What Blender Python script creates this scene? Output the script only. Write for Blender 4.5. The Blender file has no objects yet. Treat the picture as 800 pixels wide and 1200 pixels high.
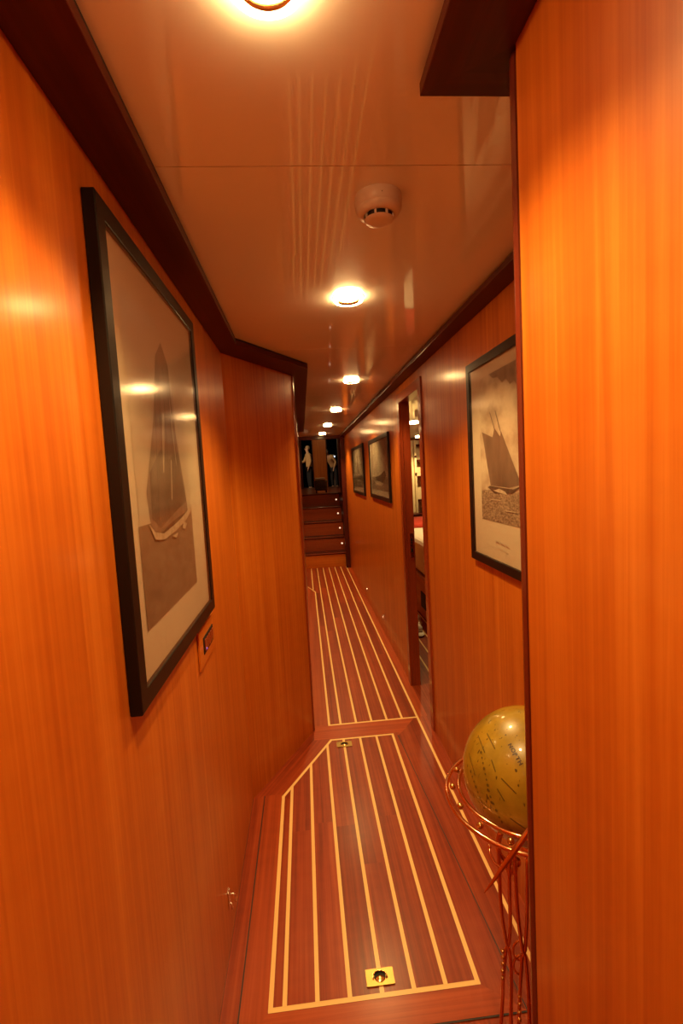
import bpy, bmesh, math, random
from mathutils import Vector, Matrix
random.seed(7)
sc = bpy.context.scene
COL = sc.collection
PI = math.pi

# ------------------------------------------------------------------ materials
def node_mat(name):
    m = bpy.data.materials.new(name); m.use_nodes = True
    nt = m.node_tree
    for n in list(nt.nodes): nt.nodes.remove(n)
    out = nt.nodes.new('ShaderNodeOutputMaterial')
    b = nt.nodes.new('ShaderNodeBsdfPrincipled')
    nt.links.new(b.outputs[0], out.inputs[0])
    return m, nt, b

def wood(name, dark, mid, light, gscale=55, rib=9, rough=.3, coat=.0, coatr=.1, bump=.02, contrast=1.0, plank=.25, spec=.5):
    """grain runs along U; v across; both in metres"""
    m, nt, b = node_mat(name)
    N, L = nt.nodes.new, nt.links.new
    tc = N('ShaderNodeTexCoord')
    mp = N('ShaderNodeMapping'); mp.inputs['Scale'].default_value = (1.3, gscale, 1)
    L(tc.outputs['UV'], mp.inputs[0])
    n1 = N('ShaderNodeTexNoise'); n1.inputs['Scale'].default_value = 1.0; n1.inputs['Detail'].default_value = 7; n1.inputs['Roughness'].default_value = .62
    n1.inputs['Distortion'].default_value = .5
    L(mp.outputs[0], n1.inputs[0])
    mp2 = N('ShaderNodeMapping'); mp2.inputs['Scale'].default_value = (.5, rib, 1)
    L(tc.outputs['UV'], mp2.inputs[0])
    n2 = N('ShaderNodeTexNoise'); n2.inputs['Scale'].default_value = 1.0; n2.inputs['Detail'].default_value = 3
    L(mp2.outputs[0], n2.inputs[0])
    # cross figure (short ripples across the grain)
    mp3 = N('ShaderNodeMapping'); mp3.inputs['Scale'].default_value = (26, 12, 1)
    L(tc.outputs['UV'], mp3.inputs[0])
    n3 = N('ShaderNodeTexNoise'); n3.inputs['Scale'].default_value = 1.0; n3.inputs['Detail'].default_value = 2
    L(mp3.outputs[0], n3.inputs[0])
    a = N('ShaderNodeMath'); a.operation = 'MULTIPLY_ADD'; a.inputs[1].default_value = .5
    L(n1.outputs[0], a.inputs[0])
    a2 = N('ShaderNodeMath'); a2.operation = 'MULTIPLY'; a2.inputs[1].default_value = .42
    L(n2.outputs[0], a2.inputs[0]); 
    a3 = N('ShaderNodeMath'); a3.operation = 'MULTIPLY_ADD'; a3.inputs[1].default_value = .08
    L(n3.outputs[0], a3.inputs[0]); L(a2.outputs[0], a3.inputs[2])
    L(a3.outputs[0], a.inputs[2])
    cr = N('ShaderNodeValToRGB')
    w = .16/contrast
    cr.color_ramp.elements[0].position = .5-w; cr.color_ramp.elements[0].color = (*dark, 1)
    cr.color_ramp.elements[1].position = .5+w; cr.color_ramp.elements[1].color = (*light, 1)
    e = cr.color_ramp.elements.new(.5); e.color = (*mid, 1)
    L(a.outputs[0], cr.inputs[0])
    # board to board tone from a coarse cell of the UV offset
    at = N('ShaderNodeAttribute'); at.attribute_name = 'tone'
    mr = N('ShaderNodeMapRange'); mr.inputs['To Min'].default_value = 1-plank; mr.inputs['To Max'].default_value = 1+plank
    L(at.outputs['Fac'], mr.inputs[0])
    mx = N('ShaderNodeMix'); mx.data_type = 'RGBA'; mx.blend_type = 'MULTIPLY'; mx.inputs[0].default_value = 1
    L(cr.outputs[0], mx.inputs[6]); L(mr.outputs[0], mx.inputs[7])
    L(mx.outputs[2], b.inputs['Base Color'])
    b.inputs['Roughness'].default_value = rough
    b.inputs['Specular IOR Level'].default_value = spec
    b.inputs['Coat Weight'].default_value = coat; b.inputs['Coat Roughness'].default_value = coatr
    if bump:
        bp = N('ShaderNodeBump'); bp.inputs['Strength'].default_value = bump; bp.inputs['Distance'].default_value = .002
        L(n1.outputs[0], bp.inputs['Height']); L(bp.outputs[0], b.inputs['Normal'])
    return m

def plain(name, col, rough=.5, metal=0, coat=0, coatr=.05, nscale=30, var=.06, emit=None, spec=.5, estr=1.0):
    m, nt, b = node_mat(name)
    N, L = nt.nodes.new, nt.links.new
    tc = N('ShaderNodeTexCoord')
    n = N('ShaderNodeTexNoise'); n.inputs['Scale'].default_value = nscale; n.inputs['Detail'].default_value = 4
    L(tc.outputs['Object'], n.inputs[0])
    cr = N('ShaderNodeValToRGB')
    cr.color_ramp.elements[0].position = .3; cr.color_ramp.elements[1].position = .7
    cr.color_ramp.elements[0].color = (*[c*(1-var) for c in col], 1)
    cr.color_ramp.elements[1].color = (*[min(1, c*(1+var)) for c in col], 1)
    L(n.outputs[0], cr.inputs[0]); L(cr.outputs[0], b.inputs['Base Color'])
    b.inputs['Roughness'].default_value = rough; b.inputs['Metallic'].default_value = metal
    b.inputs['Coat Weight'].default_value = coat; b.inputs['Coat Roughness'].default_value = coatr
    b.inputs['Specular IOR Level'].default_value = spec
    if emit:
        b.inputs['Emission Color'].default_value = (*emit, 1); b.inputs['Emission Strength'].default_value = estr
    return m

LAMP = (1.0, .66, .24)
M = {}
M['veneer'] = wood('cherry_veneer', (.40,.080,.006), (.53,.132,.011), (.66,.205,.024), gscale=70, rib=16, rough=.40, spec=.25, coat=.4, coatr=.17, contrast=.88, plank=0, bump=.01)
M['mahogany'] = wood('dark_mahogany', (.045,.005,.003), (.065,.008,.004), (.09,.013,.005), gscale=60, rough=.45, coat=.15, coatr=.12, spec=.2, plank=.05)
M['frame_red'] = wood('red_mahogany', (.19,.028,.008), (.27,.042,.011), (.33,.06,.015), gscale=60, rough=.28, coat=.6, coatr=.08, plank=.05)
M['bead'] = wood('maroon_mahogany', (.09,.010,.004), (.13,.016,.005), (.16,.024,.007), gscale=60, rough=.28, coat=.6, coatr=.08, plank=.05)
M['deck'] = wood('varnished_mahogany_boards', (.15,.018,.005), (.28,.038,.009), (.40,.072,.018), gscale=75, rib=16, rough=.42, coat=.22, coatr=.24, spec=.2, contrast=1.15, plank=.10)
M['border'] = wood('lighter_mahogany_boards', (.24,.033,.008), (.38,.060,.013), (.48,.095,.022), gscale=65, rib=16, rough=.42, coat=.22, coatr=.24, spec=.2, contrast=1.05, plank=.12)
M['maple'] = wood('maple_inlay', (.86,.56,.22), (.92,.62,.26), (.95,.68,.30), gscale=60, rough=.42, coat=.22, coatr=.24, spec=.2, plank=.0, bump=0)
M['joint'] = plain('dark_joint', (.02,.008,.006), rough=.5)
M['ceiling'] = plain('lacquered_ceiling', (.86,.80,.72), rough=.45, coat=1, coatr=.035, nscale=4, var=.015)
M['ceiling'].node_tree.nodes['Principled BSDF'].inputs['Coat IOR'].default_value = 1.75
M['plastic'] = plain('cream_plastic', (.74,.62,.52), rough=.38, var=.02)
M['black'] = plain('black_frame_lacquer', (.006,.004,.004), rough=.4, spec=.25, coat=.12, coatr=.15)
M['dark'] = plain('black_slot', (.006,.005,.005), rough=.6)
M['brass_plate'] = plain('worn_brass', (.34,.22,.07), rough=.34, metal=1, var=.08)
M['brass'] = plain('polished_brass', (.80,.56,.22), rough=.16, metal=1, var=.05)
M['copper'] = plain('polished_copper', (.86,.42,.22), rough=.13, metal=1, var=.05)
M['chrome'] = plain('chrome', (.88,.84,.78), rough=.26, metal=1, var=.03)
M['mat'] = plain('cream_mat_board', (.62,.50,.36), rough=.8, nscale=60, var=.03)
M['paint'] = plain('pale_backing', (.5,.4,.32), rough=.7)
M['linen'] = plain('white_linen', (.82,.79,.72), rough=.85, nscale=50, var=.05)
M['red_cloth'] = plain('red_blanket', (.55,.05,.03), rough=.85, nscale=60, var=.1)
M['cream_panel'] = plain('cream_panel', (.80,.68,.46), rough=.5, coat=.3)
M['jacket'] = plain('beige_jacket', (.66,.44,.22), rough=.85, nscale=20, var=.12)
M['trousers'] = plain('dark_trousers', (.025,.028,.04), rough=.85, nscale=20, var=.2)
M['skin'] = plain('skin', (.72,.45,.32), rough=.55, nscale=12, var=.04)
M['hair'] = plain('fair_hair', (.50,.36,.22), rough=.6, nscale=80, var=.25)
M['hair2'] = plain('brown_hair', (.10,.05,.03), rough=.6, nscale=80, var=.25)
M['white'] = plain('white_gloss', (.85,.83,.78), rough=.4)
M['wicker'] = plain('woven_cane', (.11,.065,.03), rough=.7, nscale=90, var=.6)
M['bulb'] = plain('lit_bulb', (1,.8,.5), emit=(1,.68,.32), estr=70)
M['glassring'] = plain('lit_frosted_glass', (1,.8,.55), rough=.2, emit=(1,.62,.24), estr=65)
M['led'] = plain('lit_diode', (1,.8,.6), emit=(1,.72,.5), estr=1.2)
M['blue_led'] = plain('blue_pilot_light', (.2,.1,.5), emit=(.35,.12,.9), estr=.35)
M['tube_light'] = plain('lit_tube', (1,1,1), emit=(.75,.85,1), estr=3.0)
M['caption'] = plain('grey_caption_ink', (.50,.42,.33), rough=.8)
M['ink'] = plain('map_ink', (.06,.022,.008), rough=.4)
M['paleink'] = plain('map_brown_ink', (.12,.07,.012), rough=.4)

def print_mat(name, c0, c1, sx, sy, detail=6, p0=.35, p1=.65, rough=.55):
    m, nt, b = node_mat(name); N, L = nt.nodes.new, nt.links.new
    tc = N('ShaderNodeTexCoord'); mp = N('ShaderNodeMapping'); mp.inputs['Scale'].default_value = (sx, sx, sy)
    L(tc.outputs['Object'], mp.inputs[0])
    n = N('ShaderNodeTexNoise'); n.inputs['Scale'].default_value = 1; n.inputs['Detail'].default_value = detail; n.inputs['Roughness'].default_value = .6
    L(mp.outputs[0], n.inputs[0])
    cr = N('ShaderNodeValToRGB'); cr.color_ramp.elements[0].position = p0; cr.color_ramp.elements[1].position = p1
    cr.color_ramp.elements[0].color = (*c0, 1); cr.color_ramp.elements[1].color = (*c1, 1)
    L(n.outputs[0], cr.inputs[0]); L(cr.outputs[0], b.inputs['Base Color']); b.inputs['Roughness'].default_value = rough
    return m
M['sky_print'] = print_mat('photo_sky', (.38,.27,.18), (.62,.50,.36), 7, 10, p0=.38, p1=.58)
M['haze_print'] = print_mat('photo_haze', (.54,.43,.31), (.61,.49,.36), 3, 5)
M['sea_print'] = print_mat('photo_sea', (.13,.08,.05), (.46,.34,.23), 70, 170, p0=.36, p1=.68)
M['sea_smooth'] = print_mat('photo_calm_sea', (.18,.115,.07), (.27,.185,.12), 14, 30)
M['sail_print'] = print_mat('photo_sail', (.11,.07,.045), (.19,.125,.085), 18, 5)
M['sail_soft'] = print_mat('photo_soft_sail', (.19,.12,.08), (.32,.22,.15), 16, 3)
M['foam_print'] = print_mat('photo_foam', (.42,.32,.21), (.60,.48,.34), 60, 60)
M['pale_sail'] = print_mat('photo_pale_sail', (.45,.36,.25), (.64,.53,.38), 30, 8)
M['hull_print'] = print_mat('photo_hull', (.05,.03,.02), (.12,.08,.05), 30, 30)

def pane_mat():
    m = bpy.data.materials.new('clear_glazing'); m.use_nodes = True; nt = m.node_tree
    for n in list(nt.nodes): nt.nodes.remove(n)
    N, L = nt.nodes.new, nt.links.new
    out = N('ShaderNodeOutputMaterial'); mix = N('ShaderNodeMixShader'); t = N('ShaderNodeBsdfTransparent'); g = N('ShaderNodeBsdfGlossy')
    f = N('ShaderNodeFresnel'); f.inputs[0].default_value = 1.45
    g.inputs['Roughness'].default_value = .13
    nz = N('ShaderNodeTexNoise'); nz.inputs['Scale'].default_value = 3
    mr = N('ShaderNodeMapRange'); mr.inputs['To Min'].default_value = .11; mr.inputs['To Max'].default_value = .15
    L(nz.outputs[0], mr.inputs[0]); L(mr.outputs[0], g.inputs['Roughness'])
    ge = N('ShaderNodeNewGeometry'); im = N('ShaderNodeMapRange'); im.inputs['To Min'].default_value = 1.45; im.inputs['To Max'].default_value = 1/1.45
    L(ge.outputs['Backfacing'], im.inputs[0]); L(im.outputs[0], f.inputs[0])
    L(f.outputs[0], mix.inputs[0]); L(t.outputs[0], mix.inputs[1]); L(g.outputs[0], mix.inputs[2]); L(mix.outputs[0], out.inputs[0])
    return m
M['pane'] = pane_mat()

def globe_mat():
    m, nt, b = node_mat('olive_globe_map'); N, L = nt.nodes.new, nt.links.new
    tc = N('ShaderNodeTexCoord')
    n = N('ShaderNodeTexNoise'); n.inputs['Scale'].default_value = 9; n.inputs['Detail'].default_value = 8; n.inputs['Roughness'].default_value = .6
    L(tc.outputs['Object'], n.inputs[0])
    cr = N('ShaderNodeValToRGB'); els = cr.color_ramp.elements
    els[0].position = .3; els[0].color = (.22,.13,.008,1)
    els[1].position = .62; els[1].color = (.42,.27,.020,1)
    e = els.new(.70); e.color = (.50,.34,.06,1)
    L(n.outputs[0], cr.inputs[0])
    # fine scattered lettering-like flecks of the map
    mp = N('ShaderNodeMapping'); mp.inputs['Scale'].default_value = (150, 150, 40); mp.inputs['Rotation'].default_value = (.3, .5, 0)
    L(tc.outputs['Object'], mp.inputs[0])
    n2 = N('ShaderNodeTexNoise'); n2.inputs['Scale'].default_value = 1; n2.inputs['Detail'].default_value = 1
    L(mp.outputs[0], n2.inputs[0])
    r2 = N('ShaderNodeValToRGB'); r2.color_ramp.elements[0].position = .68; r2.color_ramp.elements[1].position = .74
    L(n2.outputs[0], r2.inputs[0])
    mx = N('ShaderNodeMix'); mx.data_type = 'RGBA'
    L(r2.outputs[0], mx.inputs[0]); L(cr.outputs[0], mx.inputs[6]); mx.inputs[7].default_value = (.09,.05,.008,1)
    L(mx.outputs[2], b.inputs['Base Color'])
    b.inputs['Roughness'].default_value = .35; b.inputs['Coat Weight'].default_value = 1; b.inputs['Coat Roughness'].default_value = .02
    return m
M['globe'] = globe_mat()

# ------------------------------------------------------------------ mesh helper
class MB:
    def __init__(s): s.v = []; s.f = []; s.uv = []; s.mi = []; s.tone = []; s.smooth = []
    def poly(s, pts, mi=0, g=None, off=None, tone=None, smooth=False):
        """pts: 3D loop; g: grain direction vector"""
        base = len(s.v); P = [Vector(p) for p in pts]
        s.v += P; s.f.append(list(range(base, base+len(P))))
        if off is None: off = (random.random()*50, random.random()*50)
        if tone is None: tone = random.random()
        n = Vector((0,0,0))
        for i in range(len(P)):
            a, b = P[i], P[(i+1) % len(P)]
            n += a.cross(b)
        if n.length < 1e-12: n = Vector((0,0,1))
        n.normalize()
        g = Vector(g) if g is not None else Vector((0,0,1))
        g = g - n*g.dot(n)
        if g.length < 1e-4:
            g = n.orthogonal()
        g.normalize(); w = n.cross(g)
        s.uv.append([(p.dot(g)+off[0], p.dot(w)+off[1]) for p in P])
        s.mi.append(mi); s.tone.append(tone); s.smooth.append(smooth)
    def box(s, x0, x1, y0, y1, z0, z1, mi=0, g=(0,0,1), xf=None):
        c = [Vector((x, y, z)) for x in (x0, x1) for y in (y0, y1) for z in (z0, z1)]
        g = Vector(g)
        if xf is not None: c = [xf @ p for p in c]; g = xf.to_3x3() @ g
        off = (random.random()*50, random.random()*50); t = random.random()
        for q in ((0,1,3,2), (4,6,7,5), (0,4,5,1), (2,3,7,6), (0,2,6,4), (1,5,7,3)):
            s.poly([c[i] for i in q], mi, g, off, t)
    def prism(s, pts, z0, z1, mi=0, g=(0,0,1)):
        """footprint pts (x,y) counterclockwise"""
        off = (random.random()*50, random.random()*50); t = random.random()
        s.poly([(x, y, z1) for x, y in pts], mi, g, off, t)
        s.poly([(x, y, z0) for x, y in reversed(pts)], mi, g, off, t)
        n = len(pts)
        for i in range(n):
            a, b = pts[i], pts[(i+1) % n]
            s.poly([(*a, z0), (*b, z0), (*b, z1), (*a, z1)], mi, g, off, t)
    def tube(s, pts, r, mi=0, n=10, closed=False, cap=True):
        P = [Vector(p) for p in pts]; m = len(P)
        R = r if isinstance(r, (list, tuple)) else [r]*m
        rings = []; prev = None
        for i in range(m):
            if closed: t = P[(i+1) % m]-P[i-1]
            else: t = P[min(i+1, m-1)]-P[max(i-1, 0)]
            t.normalize()
            if prev is None: a = t.orthogonal().normalized()
            else:
                a = prev - t*prev.dot(t)
                a = a.normalized() if a.length > 1e-6 else t.orthogonal().normalized()
            prev = a; b = t.cross(a)
            rings.append([P[i]+(a*math.cos(2*PI*k/n)+b*math.sin(2*PI*k/n))*R[i] for k in range(n)])
        for i in range(m if closed else m-1):
            A, B = rings[i], rings[(i+1) % m]
            for k in range(n):
                s.poly([A[k], A[(k+1) % n], B[(k+1) % n], B[k]], mi, tone=.5, off=(0,0), smooth=True)
        if cap and not closed:
            s.poly(list(reversed(rings[0])), mi, tone=.5); s.poly(rings[-1], mi, tone=.5)
    def lathe(s, c, prof, mi=0, n=32, axis=None):
        """prof: [(r, h)], revolved about axis (default +z) at c"""
        ax = Vector(axis or (0,0,1)).normalized(); a = ax.orthogonal().normalized(); b = ax.cross(a); c = Vector(c)
        ring = [[c+ax*h+(a*math.cos(2*PI*k/n)+b*math.sin(2*PI*k/n))*max(r, 1e-5) for k in range(n)] for r, h in prof]
        for A, B in zip(ring, ring[1:]):
            for k in range(n):
                s.poly([A[k], A[(k+1) % n], B[(k+1) % n], B[k]], mi, tone=.5, off=(0,0), smooth=True)
    def ball(s, c, r, mi=0, n=16, sc=(1,1,1)):
        c = Vector(c); h = n//2
        g = [[c+Vector((r*sc[0]*math.sin(PI*i/h)*math.cos(2*PI*k/n), r*sc[1]*math.sin(PI*i/h)*math.sin(2*PI*k/n), r*sc[2]*math.cos(PI*i/h))) for k in range(n)] for i in range(h+1)]
        for i in range(h):
            for k in range(n):
                q = [g[i][k], g[i+1][k], g[i+1][(k+1) % n], g[i][(k+1) % n]]
                if i == 0: q = [g[0][0], g[1][k], g[1][(k+1) % n]]
                if i == h-1: q = [g[i][k], g[h][0], g[i][(k+1) % n]]
                s.poly(q, mi, tone=.5, off=(0,0), smooth=True)
    def build(s, name, mats, parent=None, loc=None, weld=True, bevel=0):
        """vertices are in world metres; the object's origin goes to loc (or the parent's)"""
        o0 = Vector(loc) if loc is not None else (parent_origin(parent) if parent else Vector((0,0,0)))
        me = bpy.data.meshes.new(name)
        me.from_pydata([v-o0 for v in s.v], [], s.f)
        if not isinstance(mats, (list, tuple)): mats = [mats]
        for m in mats: me.materials.append(m)
        uvl = me.uv_layers.new(name='UVMap'); i = 0
        for u in s.uv:
            for q in u: uvl.data[i].uv = q; i += 1
        at = me.attributes.new('tone', 'FLOAT', 'FACE')
        for j, t in enumerate(s.tone): at.data[j].value = t
        for j, p in enumerate(me.polygons): p.material_index = s.mi[j]; p.use_smooth = s.smooth[j]
        if weld:
            bm = bmesh.new(); bm.from_mesh(me); bmesh.ops.remove_doubles(bm, verts=bm.verts, dist=1e-6); bmesh.ops.recalc_face_normals(bm, faces=bm.faces)
            bm.to_mesh(me); bm.free()
        o = bpy.data.objects.new(name, me); COL.objects.link(o)
        if parent is not None:
            o.parent = parent; o.location = o0-parent_origin(parent)
        else: o.location = o0
        if bevel:
            b = o.modifiers.new('bevel', 'BEVEL'); b.width = bevel; b.segments = 2; b.limit_method = 'ANGLE'
        return o

def parent_origin(o):
    v = Vector((0,0,0))
    while o is not None: v += o.location; o = o.parent
    return v

def empty(name, loc, label=None, cat=None, group=None):
    o = bpy.data.objects.new(name, None); o.location = loc; o.empty_display_size = .1; COL.objects.link(o)
    tag(o, label, cat, group); return o
def tag(o, label=None, cat=None, group=None, kind=None):
    if label: o['label'] = label
    if cat: o['category'] = cat
    if group: o['group'] = group
    if kind: o['kind'] = kind
    return o
def struct(o): o['kind'] = 'structure'; return o
def copy_tree(o, parent=None):
    c = o.copy(); COL.objects.link(c)
    if parent is not None: c.parent = parent
    for ch in list(o.children): copy_tree(ch, c)
    return c

CZ = 2.0      # ceiling
SZ = 1.975    # underside of soffit boards

# ------------------------------------------------------------------ SHELL
def shell():
    # floor -----------------------------------------------------------------
    f = MB()
    f.box(-.45, .64, -1.2, 7.28, -.05, 0, 1, (0,1,0))
    z1, z2 = .0007, .0014
    def field(pts, mi, g, z=z1, tone=None): f.poly([(x, y, z) for x, y in pts], mi, g, tone=tone)
    def planks(xa, xb, ya, yb, mi, z=z1):
        y = ya
        while y < yb-.01:
            ny = min(yb, y+random.uniform(.9, 2.2))
            if yb-ny < .3: ny = yb
            field([(xa, y), (xb, y), (xb, ny), (xa, ny)], mi, (0,1,0), z); y = ny
    # far panel between its maple lines
    xs = [.578-.09*k for k in range(7)]
    for a, b in zip(xs[1:], xs): planks(a, b, 2.655, 7.28, 0)
    planks(-.30, .038, 5.9, 7.28, 0)
    planks(.578, .64, 2.655, 7.28, 1)
    field([(-.3,2.655), (.062,2.655), (.062,5.80), (-.012,6.05), (-.3,6.05)], 1, (0,1,0), z1*1.3)
    field([(-.028,2.51), (.46,2.51), (.56,2.648), (-.028,2.648)], 1, (1,0,0), z1*1.3, .95)
    # right side boards beside the hatch
    field([(.425,2.47), (.505,1.115), (.578,1.115), (.578,2.65), (.56,2.65)], 0, (0,1,0), z1)
    field([(.578,-1.2), (.64,-1.2), (.64,2.655), (.578,2.655)], 0, (0,1,0), z1)
    # left boards along the wall and the splayed run
    field([(-.315,-1.2), (-.262,-1.2), (-.262,2.085), (-.315,2.085)], 0, (0,1,0), z1)
    field([(-.313,2.085), (-.180,2.085), (.060,2.505), (-.028,2.60)], 0, (.276,.514,0), z1, .75)
    # before the hatch
    for k in range(9): planks(-.262+.0933*k, -.262+.0933*(k+1), -1.2, 1.115, 0)
    def line(p, q, w, mi, z=z2):
        p, q = Vector(p), Vector(q); d = (q-p).normalized(); n = Vector((-d.y, d.x))*w/2
        a, b, c, e = p+n, p-n, q-n, q+n
        f.poly([(a.x,a.y,z), (b.x,b.y,z), (c.x,c.y,z), (e.x,e.y,z)], mi, (d.x,d.y,0))
    W = .0125
    for k, x in enumerate(xs): line((x, 2.65 if k else -1.2), (x, 7.28 if k < 7 else 7.28), W, 2) if k < 6 else line((x, 5.92), (x, 7.28), W, 2)
    line((.062,2.65), (.062,5.80), W, 2); line((.062,5.80), (-.03,6.10), W, 2); line((-.03,6.10), (-.3,6.10), W, 2)
    line((.056,2.65), (.584,2.65), W, 2, z2*1.05)
    line((-.314,-1.2), (-.314,2.08), .004, 3); line((-.312,2.086), (-.03,2.604), .003, 3)
    o = f.build('floor', [M['deck'], M['border'], M['maple'], M['joint']], weld=False); struct(o)

    # walls -----------------------------------------------------------------
    w = MB(); w.box(-.413, -.313, -1.2, 2.08, 0, CZ+.05)
    struct(w.build('wall_left', M['veneer']))
    w = MB(); w.prism([(-.313,2.08), (-.030,2.60), (-.11,2.64), (-.413,2.08)], 0, CZ+.05)
    struct(w.build('wall_left_splayed', M['veneer']))
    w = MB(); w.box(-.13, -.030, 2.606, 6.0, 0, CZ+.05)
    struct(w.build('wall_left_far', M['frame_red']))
    w = MB(); w.box(-.30, -.20, 6.0, 7.26, 0, CZ+.05)
    struct(w.build('wall_left_recess', M['veneer']))
    w = MB(); w.box(.300, .74, -1.2, .628, 0, CZ+.05)
    struct(w.build('wall_right_near', M['veneer']))
    w = MB()
    w.box(.64, .695, .63, 2.53, 0, CZ+.05); w.box(.64, .695, 3.07, 7.28, 0, CZ+.05); w.box(.64, .695, 2.53, 3.07, 1.885, CZ+.05)
    struct(w.build('wall_right', M['veneer']))
    w = MB(); w.box(-.45, .35, -1.3, -1.2, 0, CZ+.05); struct(w.build('wall_back', M['veneer']))
    # corner bead at the end of the near right wall and at the splayed corner
    def bead(name, x0, x1, y0, y1, z1, mat):
        b = MB(); b.box(x0, x1, y0, y1, 0, z1); return struct(b.build(name, mat, bevel=min(x1-x0, y1-y0)*.42))
    bead('trim_1', .2965, .318, .629, .648, SZ, M['bead'])
    bead('trim_2', -.036, -.021, 2.598, 2.612, SZ, M['frame_red'])
    b = MB(); b.box(.318, .64, .628, .632, 0, SZ); struct(b.build('trim_3', M['frame_red']))
    # ceiling ---------------------------------------------------------------
    c = MB()
    ys = [-1.2, -.36, .905, 2.17, 3.44, 4.72, 6.0, 7.12]
    for a, d in zip(ys, ys[1:]): c.box(-.45, .74, a+.0012, d-.0012, CZ, CZ+.02)
    c.box(-.45, .74, -1.2, 7.12, CZ+.021, CZ+.06)
    struct(c.build('ceiling', M['ceiling']))
    # dark soffit boards, mitred ---------------------------------------------
    T0, T1 = SZ, 1.994
    s = MB()
    s.prism([(-.313,-1.2), (-.213,-1.2), (-.232,1.96), (-.313,2.08)], T0, T1, 0, (0,1,0))
    s.prism([(-.313,2.08), (-.232,1.96), (.055,2.44), (-.030,2.60)], T0, T1, 0, (.5,.85,0))
    s.prism([(-.030,2.60), (.055,2.44), (.045,6.0), (-.030,6.0)], T0, T1, 0, (0,1,0))
    struct(s.build('trim_4', M['mahogany'], bevel=.0015))
    s = MB()
    for a, b in (((-.2135,-1.2), (-.2325,1.958)), ((-.2325,1.958), (.054,2.4385)), ((.054,2.4385), (.044,6.0))):
        a, b = Vector(a), Vector(b); d = (b-a).normalized(); n = Vector((-d.y, d.x))*.003
        s.prism([tuple(b+n), tuple(a+n), tuple(a), tuple(b)], T1, CZ-.0003)
    struct(s.build('trim_gap_shade', M['dark']))  # black strip standing in for the shade in the gap above the soffit
    s = MB()
    s.prism([(.198,-1.2), (.300,-1.2), (.300,.628), (.198,.712)], T0, T1, 0, (0,1,0))
    s.prism([(.300,.628), (.64,.628), (.575,.712), (.198,.712)], T0, T1, 0, (1,0,0))
    s.prism([(.64,.628), (.64,7.12), (.572,7.12), (.575,.712)], T0, T1, 0, (0,1,0))
    struct(s.build('trim_5', M['mahogany'], bevel=.0015))
    # header and side posts at the stairs --------------------------------------
    s = MB(); s.box(-.30, .64, 7.12, 7.22, 1.955, 2.07, 0, (1,0,0)); struct(s.build('trim_6', M['mahogany'], bevel=.003))
    s = MB(); s.box(.575, .64, 7.15, 7.26, 0, 1.975); struct(s.build('trim_7', M['mahogany'], bevel=.003))
    # door frame on the right --------------------------------------------------
    d = MB()
    d.box(.631, .650, 2.485, 2.545, 0, 1.925); d.box(.631, .650, 3.055, 3.115, 0, 1.925); d.box(.631, .650, 2.545, 3.055, 1.87, 1.925, 0, (0,1,0))
    d.box(.650, .700, 2.53, 2.548, 0, 1.885); d.box(.650, .700, 3.052, 3.07, 0, 1.885); d.box(.650, .700, 2.548, 3.052, 1.872, 1.885, 0, (0,1,0))
    do = struct(d.build('door_1', M['frame_red'], bevel=.002))
    k = MB(); k.box(.668, .688, 3.0485, 3.0525, .87, 1.03); k.box(.673, .683, 3.0475, 3.049, .905, .93, 1); k.box(.673, .683, 3.0475, 3.049, .965, .995, 1)
    k.build('strike_plate', [M['brass'], M['dark']], do)
shell()

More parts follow.
